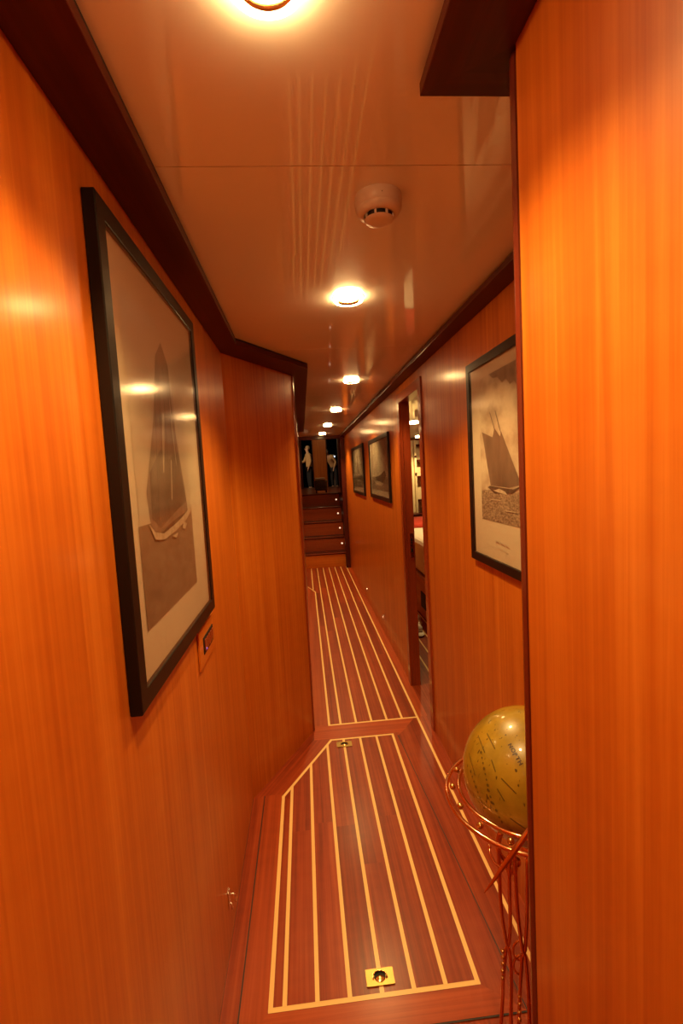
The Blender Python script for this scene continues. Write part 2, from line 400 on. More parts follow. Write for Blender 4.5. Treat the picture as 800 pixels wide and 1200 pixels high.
# ------------------------------------------------------------------ FLOOR HATCH
def hatch():
    root = empty('floor_hatch', (.1,1.8,0), 'large mahogany floor hatch with maple inlay lines and two brass ring pulls', 'floor hatch')
    zt = .0040
    p = MB()
    P = [(-.260,1.117), (.5035,1.117), (.4265,2.475), (.405,2.505), (.060,2.505), (-.182,2.088), (-.260,2.088)]
    p.prism(P, .0016, zt-.0012, 1, (0,1,0))
    z = zt
    def poly(pts, mi, g, zz=z, tone=None): p.poly([(x, y, zz) for x, y in pts], mi, g, tone=tone)
    poly([(-.260,1.117), (.5035,1.117), (.401,1.200), (-.177,1.200)], 1, (1,0,0), tone=.5)
    poly([(-.260,1.117), (-.177,1.200), (-.177,2.068), (-.182,2.088), (-.260,2.088)], 1, (0,1,0), tone=.35)
    poly([(.5035,1.117), (.4265,2.475), (.401,2.486), (.401,1.200)], 0, (0,1,0), tone=.55)
    xs = [.401, .311, .221, .131, .041, -.049, -.139, -.177]
    def top(x):
        if x >= .064: return 2.489
        return 2.068+(x+.177)*(2.489-2.068)/.241
    for a, b in zip(xs[1:], xs):
        cut = 1.2+random.uniform(.35, .95)
        q = [(a, cut), (b, cut), (b, top(b))]
        if a < .064 < b: q.append((.064, 2.489))
        q.append((a, top(a)))
        poly([(a,1.2), (b,1.2), (b,cut), (a,cut)], 0, (0,1,0)); poly(q, 0, (0,1,0))
    p.build('hatch_panel', [M['deck'], M['border']], root, weld=False)
    q = MB(); W = .0125; zz = zt+.0006
    def line(a, b, w=W, d0=0):
        a, b = Vector(a), Vector(b); d = (b-a).normalized(); n = Vector((-d.y, d.x))*w/2; a = a-d*w*.45; b = b+d*w*.45
        q.poly([(*(a+n), zz+d0), (*(a-n), zz+d0), (*(b-n), zz+d0), (*(b+n), zz+d0)], 0, (d.x,d.y,0))
    for x in xs[1:-1]: line((x, 1.2), (x, top(x)))
    B = [(-.177,1.2), (.401,1.2), (.401,2.489), (.064,2.489), (-.177,2.068)]
    for i in range(5): line(B[i], B[(i+1) % 5], W*1.05, .0002+.0001*i)
    q.build('maple_inlay', M['maple'], root, weld=False)
    q = MB(); zz = zt-.0006
    for a, b in (((-.262,2.088), (-.262,1.115)), ((-.262,1.115), (.505,1.115)), ((.505,1.115), (.428,2.478))): 
        a, b = Vector(a), Vector(b); d = (b-a).normalized(); n = Vector((-d.y, d.x))*.0022
        q.poly([(*(a+n), zz), (*(a-n), zz), (*(b-n), zz), (*(b+n), zz)], 0, (d.x,d.y,0))
    q.build('joint_line', M['joint'], root, weld=False)
    def pull(x, y, flip):
        c = Vector((x, y, 0)); a = MB(); z0, zt_ = zt+.0008, zt+.0038
        hx, hy, r = .040, .0235, .0165
        # brass plate with a round cup cut in it
        n = 24; outer = []; inner = []
        for k in range(n):
            t = 2*PI*k/n; cx, sx = math.cos(t), math.sin(t)
            m = min(hx/abs(cx) if abs(cx) > 1e-6 else 9, hy/abs(sx) if abs(sx) > 1e-6 else 9)
            outer.append((x+cx*m, y+sx*m)); inner.append((x+cx*r, y+sx*r))
        for k in range(n):
            j = (k+1) % n
            a.poly([(*outer[k], zt_), (*outer[j], zt_), (*inner[j], zt_), (*inner[k], zt_)], 0, (1,0,0), (0,0), .5)
            a.poly([(*outer[k], z0), (*outer[j], z0), (*outer[j], zt_), (*outer[k], zt_)], 0, (1,0,0), (0,0), .5)
            a.poly([(*inner[j], z0+.0002), (*inner[k], z0+.0002), (*inner[k], zt_), (*inner[j], zt_)], 1, (1,0,0), (0,0), .5)
        a.poly([(*q_, z0+.0002) for q_ in inner], 1, (1,0,0))
        pl = a.build('ring_pull', [M['brass_plate'], M['dark']], root)
        b = MB(); b.ball((x, y-.0045, z0), .0150, 0, 20, (1, .72, .30)); b.build('pull_knob', M['brass'], pl)
        b = MB(); b.tube([(x+math.cos(t)*(r+.003), y+math.sin(t)*(r-.0005)*flip, zt_+.001) for t in [PI*k/16 for k in range(-1, 18)]], .0020, 0, 8)
        b.ball((x+r+.003, y-.004*flip, zt_+.001), .0032, 0, 10); b.ball((x-r-.003, y-.004*flip, zt_+.001), .0032, 0, 10)
        b.build('pull_ring', M['brass'], pl)
    pull(.131, 1.247, 1); pull(.131, 2.435, 1)
hatch()

# ------------------------------------------------------------------ DOWNLIGHTS
def make_lamp(loc, label, energy):
    x, y, z = loc
    root = empty('ceiling_downlight', loc, label, 'ceiling light', 'round brass downlights along the corridor ceiling')
    a = MB(); a.lathe(loc, [(.049,-.0002), (.0495,-.0014), (.047,-.0018)], 0, 36); a.lathe(loc, [(.0345,-.0125), (.0335,-.0150), (.0315,-.0140), (.0305,-.006), (.0300,-.001)], 0, 36); a.build('trim_ring', M['brass'], root)
    a = MB(); a.lathe(loc, [(.0465,-.001), (.0465,-.0115), (.0440,-.0150), (.0395,-.0160), (.0350,-.0125), (.0350,-.001)], 0, 40); a.build('glass_ring', M['glassring'], root)
    a = MB(); a.lathe(loc, [(.0298,-.0015), (.020,-.004), (.012,-.006), (.0,-.0065)], 0, 28); a.build('bulb', M['bulb'], root)
    l = bpy.data.lights.new('downlight_beam', 'SPOT'); l.energy = energy; l.color = LAMP; l.spot_size = math.radians(122); l.spot_blend = .6; l.shadow_soft_size = .018
    o = bpy.data.objects.new('downlight_beam', l); COL.objects.link(o); o.parent = root; o.location = (0,0,-.016)
    return root
L0 = make_lamp((-.008,.568,CZ), 'lit round ceiling downlight nearest the camera, cut off by the top edge', 42)
labels = ['lit ceiling downlight just beyond the smoke detector', 'lit ceiling downlight level with the splayed left wall corner, third along the ceiling',
          'fourth lit ceiling downlight from the camera, smaller and farther off', 'second to last lit ceiling downlight before the stairs', 'farthest lit ceiling downlight just in front of the stairs']
for (x, y), lb in zip([(.176,1.551), (.322,2.909), (.322,4.238), (.315,5.544), (.30,6.70)], labels):
    c = copy_tree(L0); c.location = (x, y, CZ); c['label'] = lb
    for ch in c.children:
        if ch.type == 'LIGHT': ch.data = ch.data.copy(); ch.data.energy = 54
# added unseen downlight behind the camera, kept for the light it gives
c = copy_tree(L0); c.location = (-.008,-.70,CZ); c['label'] = 'added unseen ceiling downlight behind the camera, continuing the row'

# ------------------------------------------------------------------ SMOKE DETECTOR
def smoke():
    c = (.185,1.005,CZ)
    r = empty('smoke_detector', c, 'round cream smoke detector with dark slots on the glossy ceiling', 'smoke detector')
    a = MB(); a.lathe(c, [(.047,0), (.048,-.006), (.047,-.022), (.045,-.024)], 0, 48); a.build('base', M['plastic'], r)
    a = MB(); a.lathe(c, [(.045,-.0235), (.0455,-.027), (.040,-.034), (.034,-.036), (.030,-.0365)], 0, 48)
    a.lathe(c, [(.030,-.044), (.026,-.0475), (.018,-.049), (0,-.0495)], 0, 40)
    for k in range(8):
        t = 2*PI*(k+.5)/8
        xf = Matrix.Translation(c) @ Matrix.Rotation(t, 4, 'Z')
        a.box(.026, .0305, -.002, .002, -.045, -.036, 0, (0,0,1), xf)
    a.build('cover', M['plastic'], r)
    a = MB(); a.lathe(c, [(.028,-.036), (.028,-.0455), (0,-.0455)], 0, 32); a.build('vent_slot', M['dark'], r)
    a = MB(); a.ball((c[0], c[1]-.0465, CZ-.014), .0015, 0, 8); a.build('indicator', M['dark'], r)
smoke()

# ------------------------------------------------------------------ PICTURES
def picture(name_label, wall_x, side, y0, y1, z0, z1, depth, fw, img, shapes, glass=True):
    """side=-1: hangs on the left wall facing +x; side=+1: right wall facing -x"""
    s = -side
    r = empty('framed_picture', (wall_x, (y0+y1)/2, z0), name_label, 'framed picture')
    xa, xb = wall_x+s*.001, wall_x+s*depth
    f = MB()
    x0, x1 = sorted((xa, xb))
    def bar(pts, g):
        # mitred bar, outer edge rounded down a little
        off = (random.random()*9, random.random()*9)
        front = [(xb, *q) for q in pts]; back = [(xa, *q) for q in pts]
        f.poly(front, 0, g, off, .5); f.poly(back, 0, g, off, .5)
        for i in range(4):
            j = (i+1) % 4; f.poly([back[i], back[j], front[j], front[i]], 0, g, off, .5)
    o_ = [(y0,z0), (y1,z0), (y1,z1), (y0,z1)]; i_ = [(y0+fw,z0+fw), (y1-fw,z0+fw), (y1-fw,z1-fw), (y0+fw,z1-fw)]
    for k in range(4):
        j = (k+1) % 4; bar([o_[k], o_[j], i_[j], i_[k]], (0,1,0) if k % 2 == 0 else (0,0,1))
    fo = f.build('frame', M['black'], r, weld=False)
    bm = bmesh.new(); bm.from_mesh(fo.data); bmesh.ops.remove_doubles(bm, verts=bm.verts, dist=1e-6); bmesh.ops.recalc_face_normals(bm, faces=bm.faces); bm.to_mesh(fo.data); bm.free()
    b = fo.modifiers.new('bevel', 'BEVEL'); b.width = .002; b.segments = 2; b.limit_method = 'ANGLE'
    xm = wall_x+s*(depth-.009)
    m = MB(); m.box(*sorted((wall_x+s*.002, xm)), y0+fw*.9, y1-fw*.9, z0+fw*.9, z1-fw*.9); m.build('mat_board', M['mat'], r)
    p = MB(); names = []; mats = []
    xp = xm+s*.0008
    def add(pts, mk, lift):
        if mk not in names: names.append(mk); mats.append(M[mk])
        p.poly([(xp+s*lift*.0003, *q) for q in pts], names.index(mk))
    for i, (mk, pts) in enumerate(shapes): add(pts, mk, i)
    p.build('print', mats, r, weld=False)
    if glass:
        g = MB(); xg = wall_x+s*(depth-.0035)
        g.box(*sorted((xg, xg+s*.0015)), y0+fw*.92, y1-fw*.92, z0+fw*.92, z1-fw*.92); g.build('glass_pane', M['pane'], r)
    return r

def rect(a, b, c, d): return [(a,c), (b,c), (b,d), (a,d)]
def stroke(a, b, w):
    a, b = Vector(a), Vector(b); d = (b-a).normalized(); n = Vector((-d.y, d.x))*w/2
    return [tuple(a+n), tuple(a-n), tuple(b-n), tuple(b+n)]
# left wall: large picture of a big ship
sh = [('haze_print', rect(.885,1.285,1.365,1.80)), ('sea_smooth', rect(.878,1.285,1.180,1.372)),
      ('sail_soft', [(.945,1.375), (.965,1.355), (1.01,1.352), (1.245,1.372), (1.235,1.42), (1.18,1.585), (1.165,1.72), (1.12,1.76), (1.07,1.72), (1.02,1.58), (.935,1.43)]),
      ('sail_print', [(.955,1.38), (1.01,1.356), (1.10,1.375), (1.235,1.400), (1.19,1.52), (1.11,1.50), (1.05,1.52), (.965,1.47)]),
      ('pale_sail', [(1.055,1.47), (1.062,1.47), (1.085,1.54), (1.10,1.60), (1.085,1.60), (1.07,1.55)]),
      ('pale_sail', stroke((1.105,1.41), (1.125,1.50), .006)), ('pale_sail', stroke((1.165,1.49), (1.150,1.64), .004)),
      ('hull_print', [(1.00,1.345), (1.05,1.335), (1.20,1.352), (1.262,1.378), (1.10,1.362)]),
      ('foam_print', [(.930,1.372), (.965,1.352), (1.02,1.343), (1.10,1.352), (1.17,1.362), (1.28,1.385), (1.28,1.374), (1.20,1.350), (1.11,1.338), (1.02,1.330), (.96,1.338)]),
      ('foam_print', [(1.17,1.338), (1.20,1.332), (1.215,1.345), (1.19,1.352)]), ('foam_print', [(1.08,1.33), (1.11,1.322), (1.13,1.332)])]
for k in range(5): sh.append(('hull_print', stroke((.99+.045*k, 1.37), (1.04+.032*k, 1.70-.02*abs(k-2)), .0022)))
picture('tall black framed sepia print of a big sailing ship, on the left wall', -.313, -1, .795, 1.455, 1.062, 1.905, .022, .034, (.88,1.285,1.18,1.80), sh)
# right wall near: schooner
sh = [('sky_print', rect(1.255,1.660,1.355,1.745)), ('sea_print', rect(1.255,1.660,1.257,1.362)),
      ('sail_print', [(1.639,1.562), (1.575,1.378), (1.43,1.374), (1.345,1.385), (1.478,1.552), (1.487,1.536), (1.530,1.566), (1.548,1.538)]),
      ('hull_print', stroke((1.527,1.56), (1.565,1.622), .0035)), ('hull_print', stroke((1.480,1.548), (1.520,1.622), .0035)),
      ('hull_print', [(1.60,1.372), (1.54,1.352), (1.41,1.356), (1.36,1.374), (1.30,1.390), (1.295,1.386), (1.40,1.370), (1.58,1.377)]),
      ('foam_print', [(1.55,1.362), (1.50,1.356), (1.44,1.352), (1.46,1.362), (1.50,1.369)]),
      ('hull_print', stroke((1.345,1.385), (1.28,1.378), .003)),
      ('sail_soft', [(1.255,1.745), (1.255,1.655), (1.28,1.668), (1.30,1.657), (1.33,1.675), (1.35,1.668), (1.375,1.690), (1.40,1.684), (1.43,1.705), (1.46,1.700), (1.49,1.722), (1.53,1.726), (1.56,1.745)]),
      ('foam_print', rect(1.49,1.57,1.330,1.333)), ('foam_print', rect(1.38,1.46,1.300,1.303))]
sh += [('caption', stroke((1.545,1.196), (1.515,1.193), .004)), ('caption', stroke((1.508,1.195), (1.475,1.192), .0035)), ('caption', stroke((1.468,1.193), (1.440,1.190), .004)),
       ('caption', stroke((1.535,1.176), (1.490,1.174), .002)), ('caption', stroke((1.483,1.174), (1.450,1.172), .002))]
picture('black framed sepia print of a dark sailed schooner, half hidden by the right wall edge', .64, 1, 1.215, 1.765, 1.098, 1.815, .018, .030, (1.255,1.66,1.257,1.745), sh)
# far landscape prints
def far_pic(lb, y0, y1, z0, z1, kind):
    w, h = y1-y0, z1-z0
    P = lambda u, v: (y1-u*w, z0+v*h)
    R = lambda a, b, c, d: [P(a,c), P(b,c), P(b,d), P(a,d)]
    if kind:
        sh = [('sky_print', R(.08,.92,.16,.93)), ('sea_print', R(.08,.92,.15,.36)),
              ('pale_sail', [P(.42,.45), P(.40,.88), P(.50,.93), (P(.60,.90)), P(.72,.62), P(.80,.42)]),
              ('pale_sail', [P(.60,.42), P(.56,.80), P(.70,.78), P(.86,.40)]),
              ('hull_print', [P(.33,.36), P(.36,.30), P(.70,.27), P(.84,.38), P(.80,.47), P(.60,.40)]),
              ('foam_print', [P(.26,.29), P(.34,.24), P(.62,.22), P(.72,.27), P(.40,.30)])]
    else:
        sh = [('sky_print', R(.08,.92,.16,.93)), ('sea_smooth', R(.08,.92,.15,.38)),
              ('pale_sail', [P(.62,.42), P(.66,.92), P(.80,.80), P(.86,.42)]), ('sail_soft', [P(.36,.42), P(.52,.86), P(.60,.42)]),
              ('hull_print', [P(.36,.38), P(.40,.32), P(.80,.30), P(.86,.40)]), ('foam_print', [P(.3,.3), P(.5,.26), P(.8,.27), P(.5,.31)])]
    return picture(lb, .64, 1, y0, y1, z0, z1, .018, .034, None, sh)
far_pic('black framed wide print of a pale sailed ship just past the right doorway', 3.46, 4.48, 1.205, 1.727, True)
far_pic('black framed wide sailing print farthest along the right wall, nearest the stairs', 4.93, 6.02, 1.190, 1.740, False)

# ------------------------------------------------------------------ WALL FITTINGS
def switch_panel():
    r = empty('switch_panel', (-.313,1.385,.955), 'small wood coloured switch panel with a row of keys below the left picture', 'switch panel')
    a = MB(); a.box(-.3125, -.3065, 1.285, 1.490, .930, 1.040, 0, (0,1,0)); a.build('plate', M['frame_red_light'] if 'frame_red_light' in M else M['veneer'], r, bevel=.002)
    a = MB(); a.box(-.3065, -.3045, 1.330, 1.462, .962, 1.010, 0, (0,1,0)); a.build('bezel', M['dark'], r, bevel=.0008)
    for k in range(5):
        a = MB(); y = 1.338+k*.0245; a.box(-.3045, -.3015, y, y+.018, .970, 1.002); a.build('key', M['frame_red'], r, bevel=.001)
    a = MB(); a.ball((-.3015, 1.345, .975), .0035, 0, 10); a.build('pilot_light', M['blue_led'], r)
switch_panel()
def hook():
    r = empty('door_catch', (-.313,1.42,.12), 'small chrome catch low on the left wall near the floor', 'catch')
    a = MB(); a.box(-.3125, -.3095, 1.411, 1.433, .110, .166); a.build('plate', M['chrome'], r, bevel=.001)
    a = MB(); a.tube([(-.310,1.422,.155), (-.298,1.422,.155), (-.292,1.422,.151), (-.290,1.422,.143), (-.2905,1.421,.135)], .0030, 0, 10); a.ball((-.2905,1.421,.133), .0042)
    a.tube([(-.310,1.420,.128), (-.304,1.418,.126), (-.301,1.417,.118), (-.303,1.416,.110)], .0024, 0, 8); a.build('hook', M['chrome'], r)
hook()
def steplight(y, z, lb):
    r = empty('wall_lamp', (.64,y,z), lb, 'step light', 'small round step lights low on the right wall')
    a = MB(); a.lathe((.6395,y,z), [(.017,0), (.017,.004), (.012,.007), (.0085,.006)], 0, 24, (-1,0,0)); a.build('bezel', M['chrome'], r)
    a = MB(); a.lathe((.6395,y,z), [(.0085,.0055), (.005,.0085), (0,.0095)], 0, 16, (-1,0,0)); a.build('lens', M['led'], r)
steplight(4.15, .142, 'small round chrome step light low on the right wall, nearer of two')
steplight(5.25, .128, 'small round chrome step light low on the right wall, nearer the stairs')

# ------------------------------------------------------------------ STAIRS
def stairs():
    r = empty('staircase', (.2,7.28,0), 'short mahogany staircase of five risers at the end of the corridor', 'staircase')
    h, t = .22, .25
    for k in range(5):
        y = 7.28+t*k; z = h*k
        a = MB(); a.box(-.30, .60, y, y+.02, z+.0005, z+h-.022, 0, (1,0,0)); o = a.build('riser', M['veneer'] if k == 0 else M['frame_red'], r, bevel=.001)
        if k == 0: o['label'] = 'lighter orange bottom riser'
        a = MB(); ye = y+t+.03 if k < 4 else y+.16
        a.box(-.30, .60, y-.012, ye, z+h-.022, z+h, 0, (1,0,0)); a.build('tread', M['mahogany'], r, bevel=.007)
        a = MB(); a.box(-.28, .58, y-.0145, y+.004, z+h-.006, z+h+.002, 0, (1,0,0)); a.build('nosing', M['brass_dull'] if 'brass_dull' in M else M['frame_red'], r, bevel=.001)
        if k:
            a = MB(); c = (.553-.002*k, y-.0005, z+h*.48); a.lathe(c, [(.014,0), (.014,.004), (.009,.006), (0,.008)], 0, 16, (0,-1,0)); a.build('riser_light', M['led'], r)
    a = MB(); a.box(.603, .638, 7.285, 8.44, 0, 1.10, 0, (0,1,0)); a.build('stringer', M['mahogany'], r)
stairs()

# ------------------------------------------------------------------ UPPER SALOON
def saloon():
    a = MB(); a.box(-2.2, 3.0, 8.45, 12.4, 1.0, 1.10, 0, (0,1,0)); struct(a.build('floor_upper', M['frame_red']))
    a = MB(); a.box(-2.2, 3.0, 7.30, 12.4, 2.95, 3.05); struct(a.build('ceiling_upper', M['mahogany']))
    a = MB(); a.box(-2.3, -2.2, 7.30, 12.4, 1.10, 2.95); struct(a.build('wall_upper_left', M['frame_red']))
    a = MB(); a.box(3.0, 3.1, 7.30, 12.4, 1.10, 2.95); struct(a.build('wall_upper_right', M['frame_red']))
    for q in ((-2.2, -.36, 0, 2.95), (-.355, 3.0, 2.08, 2.95)):
        a = MB(); a.box(q[0], q[1], 7.30, 7.4, q[2], q[3]); struct(a.build('wall_upper_front', M['mahogany']))
    a = MB(); a.box(.64, .695, 7.285, 8.45, 0, 2.95); struct(a.build('wall_stair_right', M['mahogany']))
    a = MB(); a.box(-.355, -.305, 7.285, 8.45, 0, 2.95); struct(a.build('wall_stair_left', M['frame_red']))
    # aft bulkhead with two openings onto the deck
    a = MB()
    a.box(-2.2, -.03, 12.0, 12.08, 1.10, 2.95); a.box(.97, 3.0, 12.0, 12.08, 1.10, 2.95); a.box(-.03, .97, 12.0, 12.08, 2.62, 2.95)
    struct(a.build('wall_upper_back', M['mahogany']))
    a = MB(); a.box(.275, .60, 11.97, 12.10, 1.10, 2.62); struct(a.build('wall_upper_pier', M['veneer']))
    for x0, x1 in ((-.03,.0), (.245,.275), (.60,.63), (.865,.97)):
        pass
    a = MB(); a.box(-.035, -.005, 11.96, 12.02, 1.10, 2.62); a.box(.255, .275, 11.96, 12.02, 1.10, 2.62); a.box(-.005, .255, 11.96, 12.02, 2.56, 2.62); struct(a.build('window_1', M['mahogany']))
    a = MB(); a.box(.60, .62, 11.96, 12.02, 1.10, 2.62); a.box(.885, .97, 11.96, 12.02, 1.10, 2.62); a.box(.62, .885, 11.96, 12.02, 2.56, 2.62); struct(a.build('window_2', M['mahogany']))
    # aft deck outside
    a = MB(); a.box(-3, 5, 12.1, 21.5, .70, .82, 0, (0,1,0)); struct(a.build('floor_deck', M['deck']))
    # low cane stool
    r = empty('stool', (.31,8.75,1.10), 'low dark cane stool with a pale cushion at the top of the stairs', 'stool')
    a = MB(); x0, x1, y0, y1 = .205, .425, 8.64, 8.86
    a.box(x0, x1, y0, y1, 1.14, 1.33); a.build('body', M['wicker'], r, bevel=.02)
    for x in (x0+.02, x1-.02):
        for y in (y0+.02, y1-.02):
            b = MB(); b.tube([(x,y,1.1005), (x,y,1.15)], .012, 0, 10); b.build('leg', M['mahogany'], r)
    for z in (1.165, 1.21, 1.255, 1.30):
        a = MB(); a.tube([(x0-.002,y0-.002,z), (x1+.002,y0-.002,z), (x1+.002,y1+.002,z), (x0-.002,y1+.002,z)], .006, 0, 6, closed=True); a.build('cane_band', M['wicker'], r)
    a = MB(); a.box(x0+.005, x1-.03, y0+.005, y1-.005, 1.33, 1.372); a.build('cushion', M['mat'], r, bevel=.018)
    # bright tube lamp out on the deck
    r = empty('deck_light', (1.08,19.8,2.08), 'short bright bluish tube lamp outside in the dark', 'lamp')
    a = MB(); a.box(1.06, 1.36, 19.82, 19.86, 2.10, 2.16); a.build('housing', M['white'], r)
    a = MB(); a.tube([(1.07,19.80,2.11), (1.35,19.80,2.11)], .03, 0, 10); a.build('tube', M['tube_light'], r)
    a = MB(); a.tube([(1.30,19.88,.82), (1.30,19.88,2.2)], .025, 0, 10); a.build('post', M['white'], r)
saloon()

# ------------------------------------------------------------------ PEOPLE on the deck
def skin_mesh(name, verts, edges, radii, mat, parent, origin, levels=1, root=0):
    me = bpy.data.meshes.new(name); me.from_pydata([Vector(v) for v in verts], edges, [])
    me.materials.append(mat)
    o = bpy.data.objects.new(name, me); COL.objects.link(o)
    sk = o.modifiers.new('skin', 'SKIN'); sk.use_smooth_shade = True
    if not me.skin_vertices: me.skin_vertices.new(name='')
    for i, r in enumerate(radii):
        rr = r if isinstance(r, tuple) else (r, r)
        me.skin_vertices[0].data[i].radius = rr; me.skin_vertices[0].data[i].use_root = (i == root)
    ss = o.modifiers.new('sub', 'SUBSURF'); ss.levels = levels; ss.render_levels = levels
    if parent: o.parent = parent
    else: o.location = origin
    return o

def person(loc, rz, label, bend, arms, hairm, jk):
    # joints in local space, facing -y
    c, s = math.cos(bend), math.sin(bend)
    def up(x, y, z):   # rotate torso about the hips (z=.92)
        dy, dz = y, z-.92
        return (x, dy*c-dz*s, .92+dy*s+dz*c)
    V = [(0,0,.92), up(0,0,1.10), up(0,.01,1.28), up(0,0,1.42), up(0,-.01,1.50), up(0,-.02,1.58), up(0,-.025,1.66)]
    E = [(0,1), (1,2), (2,3), (3,4), (4,5), (5,6)]
    R = [(.15,.11), (.135,.10), (.16,.11), (.12,.08), .052, .078, .072]
    for sx in (-1, 1):
        b = len(V)
        V += [up(sx*.17,0,1.38)]; R += [.052]; E += [(3, b)]
        e, h = arms[0 if sx < 0 else 1]
        V += [up(*e), up(*h)]; R += [.042, .030]; E += [(b, b+1), (b+1, b+2)]
        # palm and five fingers
        hv = Vector(up(*h)); d = (hv-Vector(up(*e))).normalized(); side = d.cross(Vector((0,0,1)))
        if side.length < .1: side = Vector((0,1,0))
        side.normalize(); p = len(V)
        V += [tuple(hv+d*.07)]; R += [(.030,.018)]; E += [(b+2, p)]
        for k, ln in enumerate((.065, .075, .07, .055)):
            q = hv+d*.09+side*(k-1.5)*.018; V += [tuple(q), tuple(q+d*ln*.9-Vector((0,0,.012)))]; R += [.009, .007]; E += [(p, len(V)-2), (len(V)-2, len(V)-1)]
        q = hv+d*.045+side*.035; V += [tuple(q), tuple(q+d*.035+side*.018)]; R += [.010, .008]; E += [(p, len(V)-2), (len(V)-2, len(V)-1)]
    for sx in (-1, 1):
        b = len(V); V += [(sx*.09,0,.86), (sx*.10,-.015+.01*sx,.48), (sx*.105,.01,.09), (sx*.11,-.03,.04), (sx*.115,-.15,.03)]; R += [.088, .058, .040, .036, (.035,.025)]
        E += [(0, b), (b, b+1), (b+1, b+2), (b+2, b+3), (b+3, b+4)]
    o = skin_mesh('person', V, E, R, M['skin'], None, loc)
    o.location = loc; o.rotation_euler = (0,0,rz); tag(o, label, 'person')
    # jacket: torso and sleeves
    V2 = [(0,0,.84), up(0,0,.98), up(0,0,1.12), up(0,.01,1.28), up(0,0,1.42), up(0,-.01,1.485)]
    R2 = [(.185,.14), (.175,.135), (.165,.125), (.185,.13), (.14,.10), .07]; E2 = [(0,1), (1,2), (2,3), (3,4), (4,5)]
    for sx in (-1, 1):
        b = len(V2); e, h = arms[0 if sx < 0 else 1]; V2 += [up(sx*.18,0,1.38), up(*e), up(*h)]; R2 += [.068, .056, .045]; E2 += [(4, b), (b, b+1), (b+1, b+2)]
    skin_mesh('jacket', V2, E2, R2, jk, o, None)
    V3 = [(0,0,.93)]; R3 = [(.155,.115)]; E3 = []
    for sx in (-1, 1):
        b = len(V3); V3 += [(sx*.09,0,.84), (sx*.10,-.015+.01*sx,.48), (sx*.105,.01,.10)]; R3 += [.10, .074, .062]; E3 += [(0, b), (b, b+1), (b+1, b+2)]
    skin_mesh('trousers', V3, E3, R3, M['trousers'], o, None)
    for sx in (-1, 1):
        sm = MB(); sm.ball((sx*.112,-.07,.042), .05, 0, 12, (.95, 2.4, .8)); so = sm.build('shoe', M['white'], None, loc=(0,0,0)); so.parent = o
    hm = MB(); hc = Vector(up(0,.0,1.645)); hm.ball(hc+Vector((0,.018,.022)), .094, 0, 16, (.92,1,.95)); ho = hm.build('hair', hairm, None, loc=(0,0,0)); ho.parent = o
    # face
    fm = MB(); fc = Vector(up(0,-.10,1.62)); fm.ball(fc, .014, 0, 10, (.8,1,1.3)); fo = fm.build('nose', M['skin'], None, loc=(0,0,0)); fo.parent = o
    for sx in (-1, 1):
        em = MB(); em.ball(Vector(up(sx*.03,-.088,1.645)), .010, 0, 8); eo = em.build('eye', M['hair2'], None, loc=(0,0,0)); eo.parent = o
        em = MB(); em.ball(Vector(up(sx*.082,.0,1.625)), .020, 0, 8, (.4,.8,1.2)); eo = em.build('ear', M['skin'], None, loc=(0,0,0)); eo.parent = o
    mm = MB(); mm.ball(Vector(up(0,-.092,1.585)), .018, 0, 8, (1.2,.4,.35)); mo = mm.build('mouth', M['red_cloth'], None, loc=(0,0,0)); mo.parent = o
    return o
person((.26,19,.82), math.radians(-75), 'person in a beige jacket and dark trousers standing beyond the left dark window', .05,
       [((-.22,-.12,1.14), (-.16,-.36,1.10)), ((.22,.02,1.12), (.20,-.08,.90))], M['hair'], M['jacket'])
person((1.24,19,.82), math.radians(-40), 'person in a tan jacket bending forward beyond the right dark window', .75,
       [((-.26,-.05,1.20), (-.20,-.28,1.22)), ((.26,-.06,1.16), (.22,-.26,1.06))], M['linen'], M['jacket'])

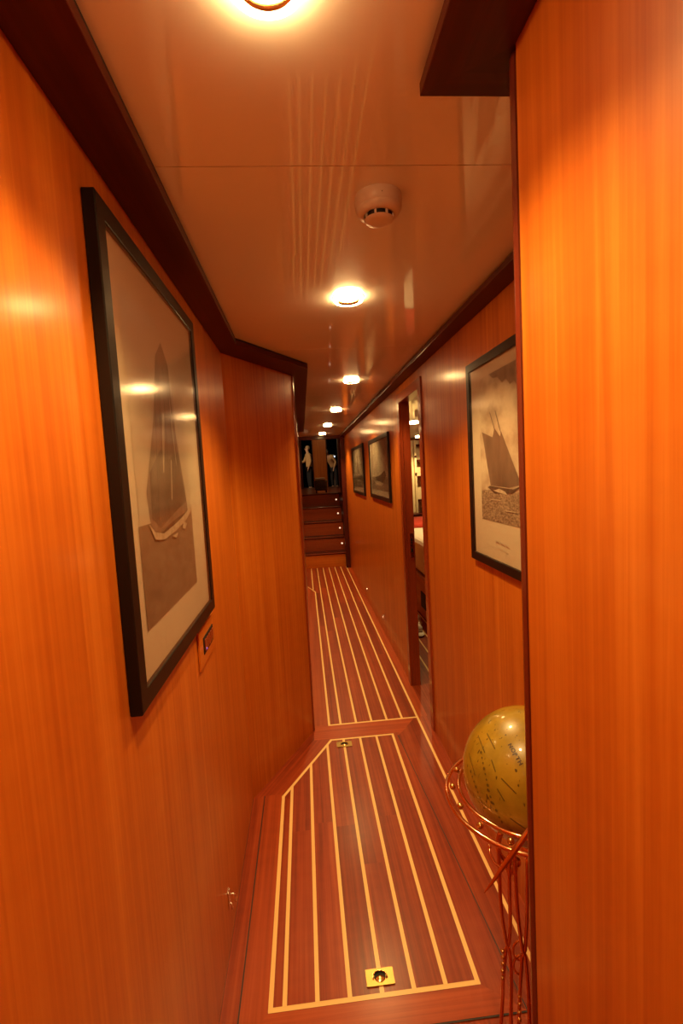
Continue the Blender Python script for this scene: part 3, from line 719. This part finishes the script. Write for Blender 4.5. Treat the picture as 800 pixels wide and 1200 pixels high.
# ------------------------------------------------------------------ CABIN through the doorway
def cabin():
    a = MB(); a.box(.6405, 3.2, 1.8, 8.4, -.05, -.0005, 0, (0,1,0))
    x = .798+.012
    k = 0
    while x < 1.25:
        a.poly([(x-.006,1.9,.0012), (x+.006,1.9,.0012), (x+.006,8.3,.0012), (x-.006,8.3,.0012)], 1, (0,1,0)); x += .0855
    struct(a.build('floor_cabin', [M['deck'], M['maple']], weld=False))
    a = MB(); a.box(.70, 3.2, 1.8, 8.4, 1.95, 2.0); struct(a.build('ceiling_cabin', M['ceiling']))
    a = MB(); a.box(3.2, 3.3, 1.8, 8.4, 0, 2.0); struct(a.build('wall_cabin_side', M['veneer']))
    a = MB(); a.box(.70, 3.2, 1.7, 1.8, 0, 2.0); struct(a.build('wall_cabin_front', M['veneer']))
    a = MB(); a.box(.70, 3.2, 8.4, 8.5, 0, 2.0); struct(a.build('wall_cabin_back', M['veneer']))
    # shelf unit on the end wall
    r = empty('shelf_unit', (1.95,8.0,.02), 'tall cream shelf unit with dark shelves seen through the doorway', 'shelf unit')
    a = MB(); a.box(1.60, 2.5, 8.02, 8.06, .70, 1.92); a.build('back_panel', M['cream_panel'], r)
    a = MB(); a.box(1.60, 2.5, 7.72, 8.39, .0005, .66); a.build('cabinet_front', M['veneer'], r, bevel=.003)
    a = MB(); a.box(1.58, 2.52, 7.70, 8.06, .66, .70, 0, (1,0,0)); a.build('counter', M['mahogany'], r, bevel=.003)
    for z in (1.83, 1.575, 1.30, .905):
        a = MB(); a.box(1.91, 2.5, 7.93, 8.02, z-.018, z+.018, 0, (1,0,0)); a.build('shelf', M['mahogany'], r)
    a = MB(); a.box(1.875, 1.905, 7.93, 8.02, .70, 1.92); a.build('upright', M['cream_panel'], r)
    for z in (1.36, 1.65):
        a = MB(); a.ball((1.89, 7.92, z), .018, 0, 10); a.build('knob', M['mahogany'], r)
    t = empty('bottle', (1.965,7.86,.70), 'small dark bottle on the cabin counter under the lowest shelf', 'bottle')
    a = MB(); a.lathe((1.965,7.86,.7005), [(0,0), (.032,0), (.034,.01), (.034,.08), (.014,.11), (.013,.135), (0,.136)], 0, 16); a.build('bottle_body', M['dark'], t)
    a = MB(); a.lathe((1.965,7.86,.835), [(.014,0), (.014,.02), (0,.02)], 0, 12); a.build('cap', M['chrome'], t)
    # bunk
    r = empty('bunk', (1.6,5.1,.0), 'wooden bunk with white sheet and red blanket seen through the doorway', 'bed')
    a = MB(); a.box(1.085, 2.3, 4.05, 6.4, .0005, .39, 0, (0,1,0)); a.build('base', M['veneer'], r, bevel=.004)
    a = MB(); a.box(1.078, 1.086, 4.36, 4.54, .10, .25); a.build('vent_opening', M['dark'], r)
    a = MB(); a.box(1.07, 2.3, 4.03, 6.42, .39, .425, 0, (0,1,0)); a.build('rail', M['frame_red'], r, bevel=.004)
    a = MB(); a.box(1.08, 2.28, 4.05, 6.38, .425, .755); a.build('mattress', M['linen'], r, bevel=.04)
    a = MB(); a.box(1.09, 2.27, 5.45, 6.30, .757, .80); a.build('blanket', M['red_cloth'], r, bevel=.015)
    # slippers
    for i, (x, y, lb) in enumerate([(.985,4.34,'white slipper on the cabin floor nearer the bunk'), (.93,4.05,'white slipper on the cabin floor nearer the doorway')]):
        t = empty('slipper', (x,y,0), lb, 'slipper', None)
        a = MB(); a.ball((x,y,.012), .05, 0, 16, (.85,2.3,.2)); a.build('sole', M['linen'], t)
        a = MB(); a.ball((x,y+.035,.035), .05, 0, 16, (.85,1.4,.75)); a.build('upper', M['linen'], t)
    for (x, y, lb) in [(1.24,5.2,'lit ceiling downlight inside the cabin, nearer of the two'), (1.86,7.55,'lit ceiling downlight inside the cabin, farther of the two')]:
        c = copy_tree(L0); c.location = (x,y,1.95); c['label'] = lb; c['group'] = 'ceiling downlights inside the cabin'
        for ch in c.children:
            if ch.type == 'LIGHT': ch.data = ch.data.copy(); ch.data.energy = 70
cabin()

# ------------------------------------------------------------------ GLOBE
def globe():
    C = Vector((.435,.93,.795)); r = .134
    root = empty('floor_globe', (C.x,C.y,0), 'olive green globe in a twisted copper stand behind the right wall edge', 'globe')
    a = MB(); a.ball(C, r, 0, 64); g = a.build('sphere', M['globe'], root, loc=C)
    # lettering wrapped on the sphere
    cam = Vector((0,0,1.45))
    def place(theta, phi, rr=r):
        return C+Vector((math.cos(theta)*math.cos(phi), math.sin(theta)*math.cos(phi), math.sin(phi)))*rr
    txt = bpy.data.curves.new('map_word', 'FONT'); txt.body = 'NORTH'; txt.size = .0108; txt.offset = .0004; txt.space_character = 1.2; txt.align_x = 'CENTER'; txt.align_y = 'CENTER'
    to = bpy.data.objects.new('tmp_text', txt); COL.objects.link(to)
    dg = bpy.context.evaluated_depsgraph_get(); tme = bpy.data.meshes.new_from_object(to.evaluated_get(dg))
    bpy.data.objects.remove(to)
    def wrap(me_src, n0, ang, name, mat, parent, scale=1.0):
        n0 = n0.normalized(); e1 = Vector((0,0,1)).cross(n0).normalized(); e2 = n0.cross(e1)
        ca, sa = math.cos(ang), math.sin(ang); t1 = e1*ca+e2*sa; t2 = -e1*sa+e2*ca
        me = me_src.copy(); me.name = name
        for v in me.vertices:
            p = (n0+(t1*v.co.x+t2*v.co.y)*scale/r).normalized()*(r+.0006); v.co = p
        me.materials.clear(); me.materials.append(mat)
        o = bpy.data.objects.new(name, me); COL.objects.link(o); o.parent = parent; return o
    vdir = (cam-C).normalized()
    right = Vector((0,0,1)).cross(vdir).normalized(); upv = vdir.cross(right)
    def nd(u, v): # disc coordinates (-1..1) as seen from the front
        w = math.sqrt(max(0, 1-u*u-v*v)); return right*u+upv*v+vdir*w
    wrap(tme, nd(-.17,.22), -.85, 'map_word', M['ink'], g)
    # rows of small brown place dots and hairlines
    def strip(pts, w):
        m = MB()
        for p, q in zip(pts, pts[1:]):
            d = (q-p).normalized(); n = d.cross(p).normalized()*w
            m.poly([p+n, p-n, q-n, q+n], 0)
        return m
    rows = [((-.66,.18), (-.50,-.45), 10), ((-.82,-.10), (-.62,-.55), 8), ((.02,-.05), (.05,-.55), 7), ((-.55,-.30), (-.40,-.62), 5)]
    m = MB()
    for (a0, a1, n) in rows:
        for k in range(n):
            t = k/(n-1); u = a0[0]+(a1[0]-a0[0])*t; v = a0[1]+(a1[1]-a0[1])*t
            c = nd(u, v)*(r+.0005); nn = c.normalized(); e = nn.orthogonal().normalized(); f = nn.cross(e); s = .0021 if k % 3 else .003
            m.poly([C+c+(e*math.cos(x)+f*math.sin(x))*s for x in [2*PI*j/8 for j in range(8)]], 0)
    for (p, q) in [((-.72,.42), (-.60,.18)), ((-.58,.46), (-.45,.25)), ((-.86,.15), (-.74,-.15)), ((-.36,-.12), (-.16,-.28)), ((-.42,-.26), (-.32,-.40)), ((.0,-.5), (.2,-.48)), ((-.25,-.6), (.0,-.72)), ((-.5,.1), (-.44,-.05))]:
        pts = [nd(p[0]+(q[0]-p[0])*k/6, p[1]+(q[1]-p[1])*k/6)*(r+.0004) for k in range(7)]
        for x, y in zip(pts, pts[1:]):
            d = (y-x).normalized(); n = d.cross(x.normalized())*.0011
            m.poly([C+x+n, C+x-n, C+y-n, C+y+n], 0)
    m.build('map_marks', M['paleink'], g, weld=False)['kind'] = 'stuff'
    # cradle rings with balls between them
    zc = C.z-.045
    def ring(R, z, rad, name):
        b = MB(); b.tube([(C.x+R*math.cos(2*PI*k/72), C.y+R*math.sin(2*PI*k/72), z) for k in range(72)], rad, 0, 12, closed=True); return b.build(name, M['copper'], root)
    ring(.144, zc+.010, .0042, 'cradle_ring'); ring(.170, zc-.002, .0046, 'cradle_ring')
    for k in range(16):
        t = 2*PI*(k+.35)/16; b = MB(); b.ball((C.x+.157*math.cos(t), C.y+.157*math.sin(t), zc+.005), .0068, 0, 14); b.build('bead', M['brass'], root)
    # hub under the sphere
    b = MB(); zb = C.z-r
    b.lathe((C.x,C.y,zb-.030), [(0,.028), (.014,.030), (.020,.022), (.012,.010), (.010,.004)], 0, 24); b.ball((C.x,C.y,zb-.042), .020, 0, 20); b.ball((C.x,C.y,zb-.068), .009, 0, 14)
    b.build('hub', M['copper'], root)
    # a pointed scroll rod crossing the rings towards the lower left
    def smooth(K, n=8):
        K = [Vector(k) for k in K]; K = [2*K[0]-K[1]]+K+[2*K[-1]-K[-2]]; out = []
        for a, b, c, d in zip(K, K[1:], K[2:], K[3:]):
            for q in range(n):
                t = q/n; out.append(.5*((2*b)+(c-a)*t+(2*a-5*b+4*c-d)*t*t+(3*b-a-3*c+d)*t**3))
        return out+[K[-2]]
    pts = smooth([(.410,.775,.872), (.373,.765,.829), (.350,.760,.804), (.326,.757,.777), (.303,.757,.748), (.286,.758,.724), (.271,.760,.703)])
    b = MB(); n = len(pts); b.tube(pts, [.0042*min(1, (1-k/(n-1))*2.2)**.7+.0006 for k in range(n)], 0, 10); b.build('scroll_tail', M['copper'], root)
    pts = smooth([(.302,.757,.748), (.294,.765,.752), (.290,.775,.760), (.292,.785,.767)])
    b = MB(); b.tube(pts, .002, 0, 8); b.ball(pts[-1], .004, 0, 10); b.build('scroll_bud', M['copper'], root)
    # hanging bud of the cradle
    b = MB(); c0 = Vector((.352,.835,.675)); b.ball(c0, .013, 0, 16); b.ball(c0+Vector((-.012,0,.010)), .009, 0, 14); b.ball(c0+Vector((.011,.0,.010)), .009, 0, 14)
    b.tube(smooth([c0+Vector((-.010,0,.012)), c0+Vector((-.024,-.004,.035)), c0+Vector((-.026,-.006,.062)), c0+Vector((-.022,-.012,.086))]), .0055, 0, 10)
    b.build('cradle_bud', M['copper'], root)
    prof = [(.742,.168), (.652,.170), (.548,.162), (.463,.172), (.394,.182), (.25,.190), (.10,.196), (.008,.200)]
    for ang in (229, 239.5, 62, 345):
        dd = Vector((math.cos(math.radians(ang)), math.sin(math.radians(ang)), 0)); sd = Vector((-dd.y, dd.x, 0))
        base = smooth([Vector((C.x, C.y, z))+dd*(R-.004) for z, R in prof], 6); n = len(base)
        o = None; b = MB()
        for off in (-1, 1):
            pts = []
            for k, p in enumerate(base):
                w = .009*abs(math.cos(PI*min(1, max(0, (.742-p.z)/.40))))+.0022
                pts.append(p+sd*off*w*(1 if p.z > .54 else -1)+dd*.004*math.sin(k*.5)*off)
            b.tube(pts, .0036, 0, 9)
        b.ball(base[-1]+Vector((0,0,.004)), .012, 0, 12)
        o = b.build('leg', M['copper'], root)
        bb = MB(); z0 = .540 if ang in (229, 62) else .470
        for k in range(5):
            z = z0-.0125*k; p = min(base, key=lambda q: abs(q.z-z)); bb.ball((p.x-.013*(1 if ang < 240 else -.6), p.y-.008, z), .0038, 0, 10)
        bb.build('bead_collar', M['brass'], o)
    for t0 in (0, 1):
        b = MB(); c1 = Vector((.352,.80,.51+.03*t0)); b.tube([c1+Vector((.015*math.cos(t), 0, .020*math.sin(t))) for t in [PI/2+PI*k/16 for k in range(17)]], .0024, 0, 8); b.build('scroll_loop', M['copper'], root)
globe()

# ------------------------------------------------------------------ LIGHT for the upper saloon and the deck
def point(name, loc, e, col, r=.08, spot=None, target=None):
    l = bpy.data.lights.new(name, 'SPOT' if spot else 'POINT'); l.energy = e; l.color = col; l.shadow_soft_size = r
    if spot: l.spot_size = math.radians(spot); l.spot_blend = .5
    o = bpy.data.objects.new(name, l); COL.objects.link(o); o.location = loc
    if target is not None:
        d = Vector(target)-Vector(loc); o.rotation_euler = d.to_track_quat('-Z', 'Y').to_euler()
    return o
point('saloon_fill', (.9,9.5,2.82), 48, LAMP)  # added fill without a fixture, brightens the pier and stool
point('deck_fill', (-1.6,16.6,3.3), 200, (1,.66,.34))  # added unseen fill to light the two figures, apart from the tube

w = bpy.data.worlds.new('night'); sc.world = w; w.use_nodes = True
w.node_tree.nodes['Background'].inputs[0].default_value = (.0006,.0007,.001,1); w.node_tree.nodes['Background'].inputs[1].default_value = .3

# ------------------------------------------------------------------ CAMERA
F = 560.0
d = Vector((355-400, 556-600, F)).normalized(); h = Vector((1,-.055,0))
up = h.cross(d)
if up.y > 0: up = -up
up.normalize(); rt = d.cross(up)
if rt.x < 0: rt = -rt
R = Matrix((rt, d, up))      # image axes (x right, y down, z forward) -> world
camd = bpy.data.cameras.new('camera'); cam = bpy.data.objects.new('camera', camd); COL.objects.link(cam)
X, Y, Z = R @ Vector((1,0,0)), R @ Vector((0,-1,0)), R @ Vector((0,0,-1))
cam.matrix_world = Matrix(((X.x,Y.x,Z.x,0), (X.y,Y.y,Z.y,0), (X.z,Y.z,Z.z,1.45), (0,0,0,1)))
camd.sensor_fit = 'VERTICAL'; camd.sensor_height = 36; camd.lens = F/1200*36; camd.clip_start = .02
sc.camera = cam
sc.view_settings.view_transform = 'Standard'; sc.view_settings.look = 'None'; sc.view_settings.gamma = 1; sc.view_settings.use_curve_mapping = False
sc.view_settings.exposure = -0.17
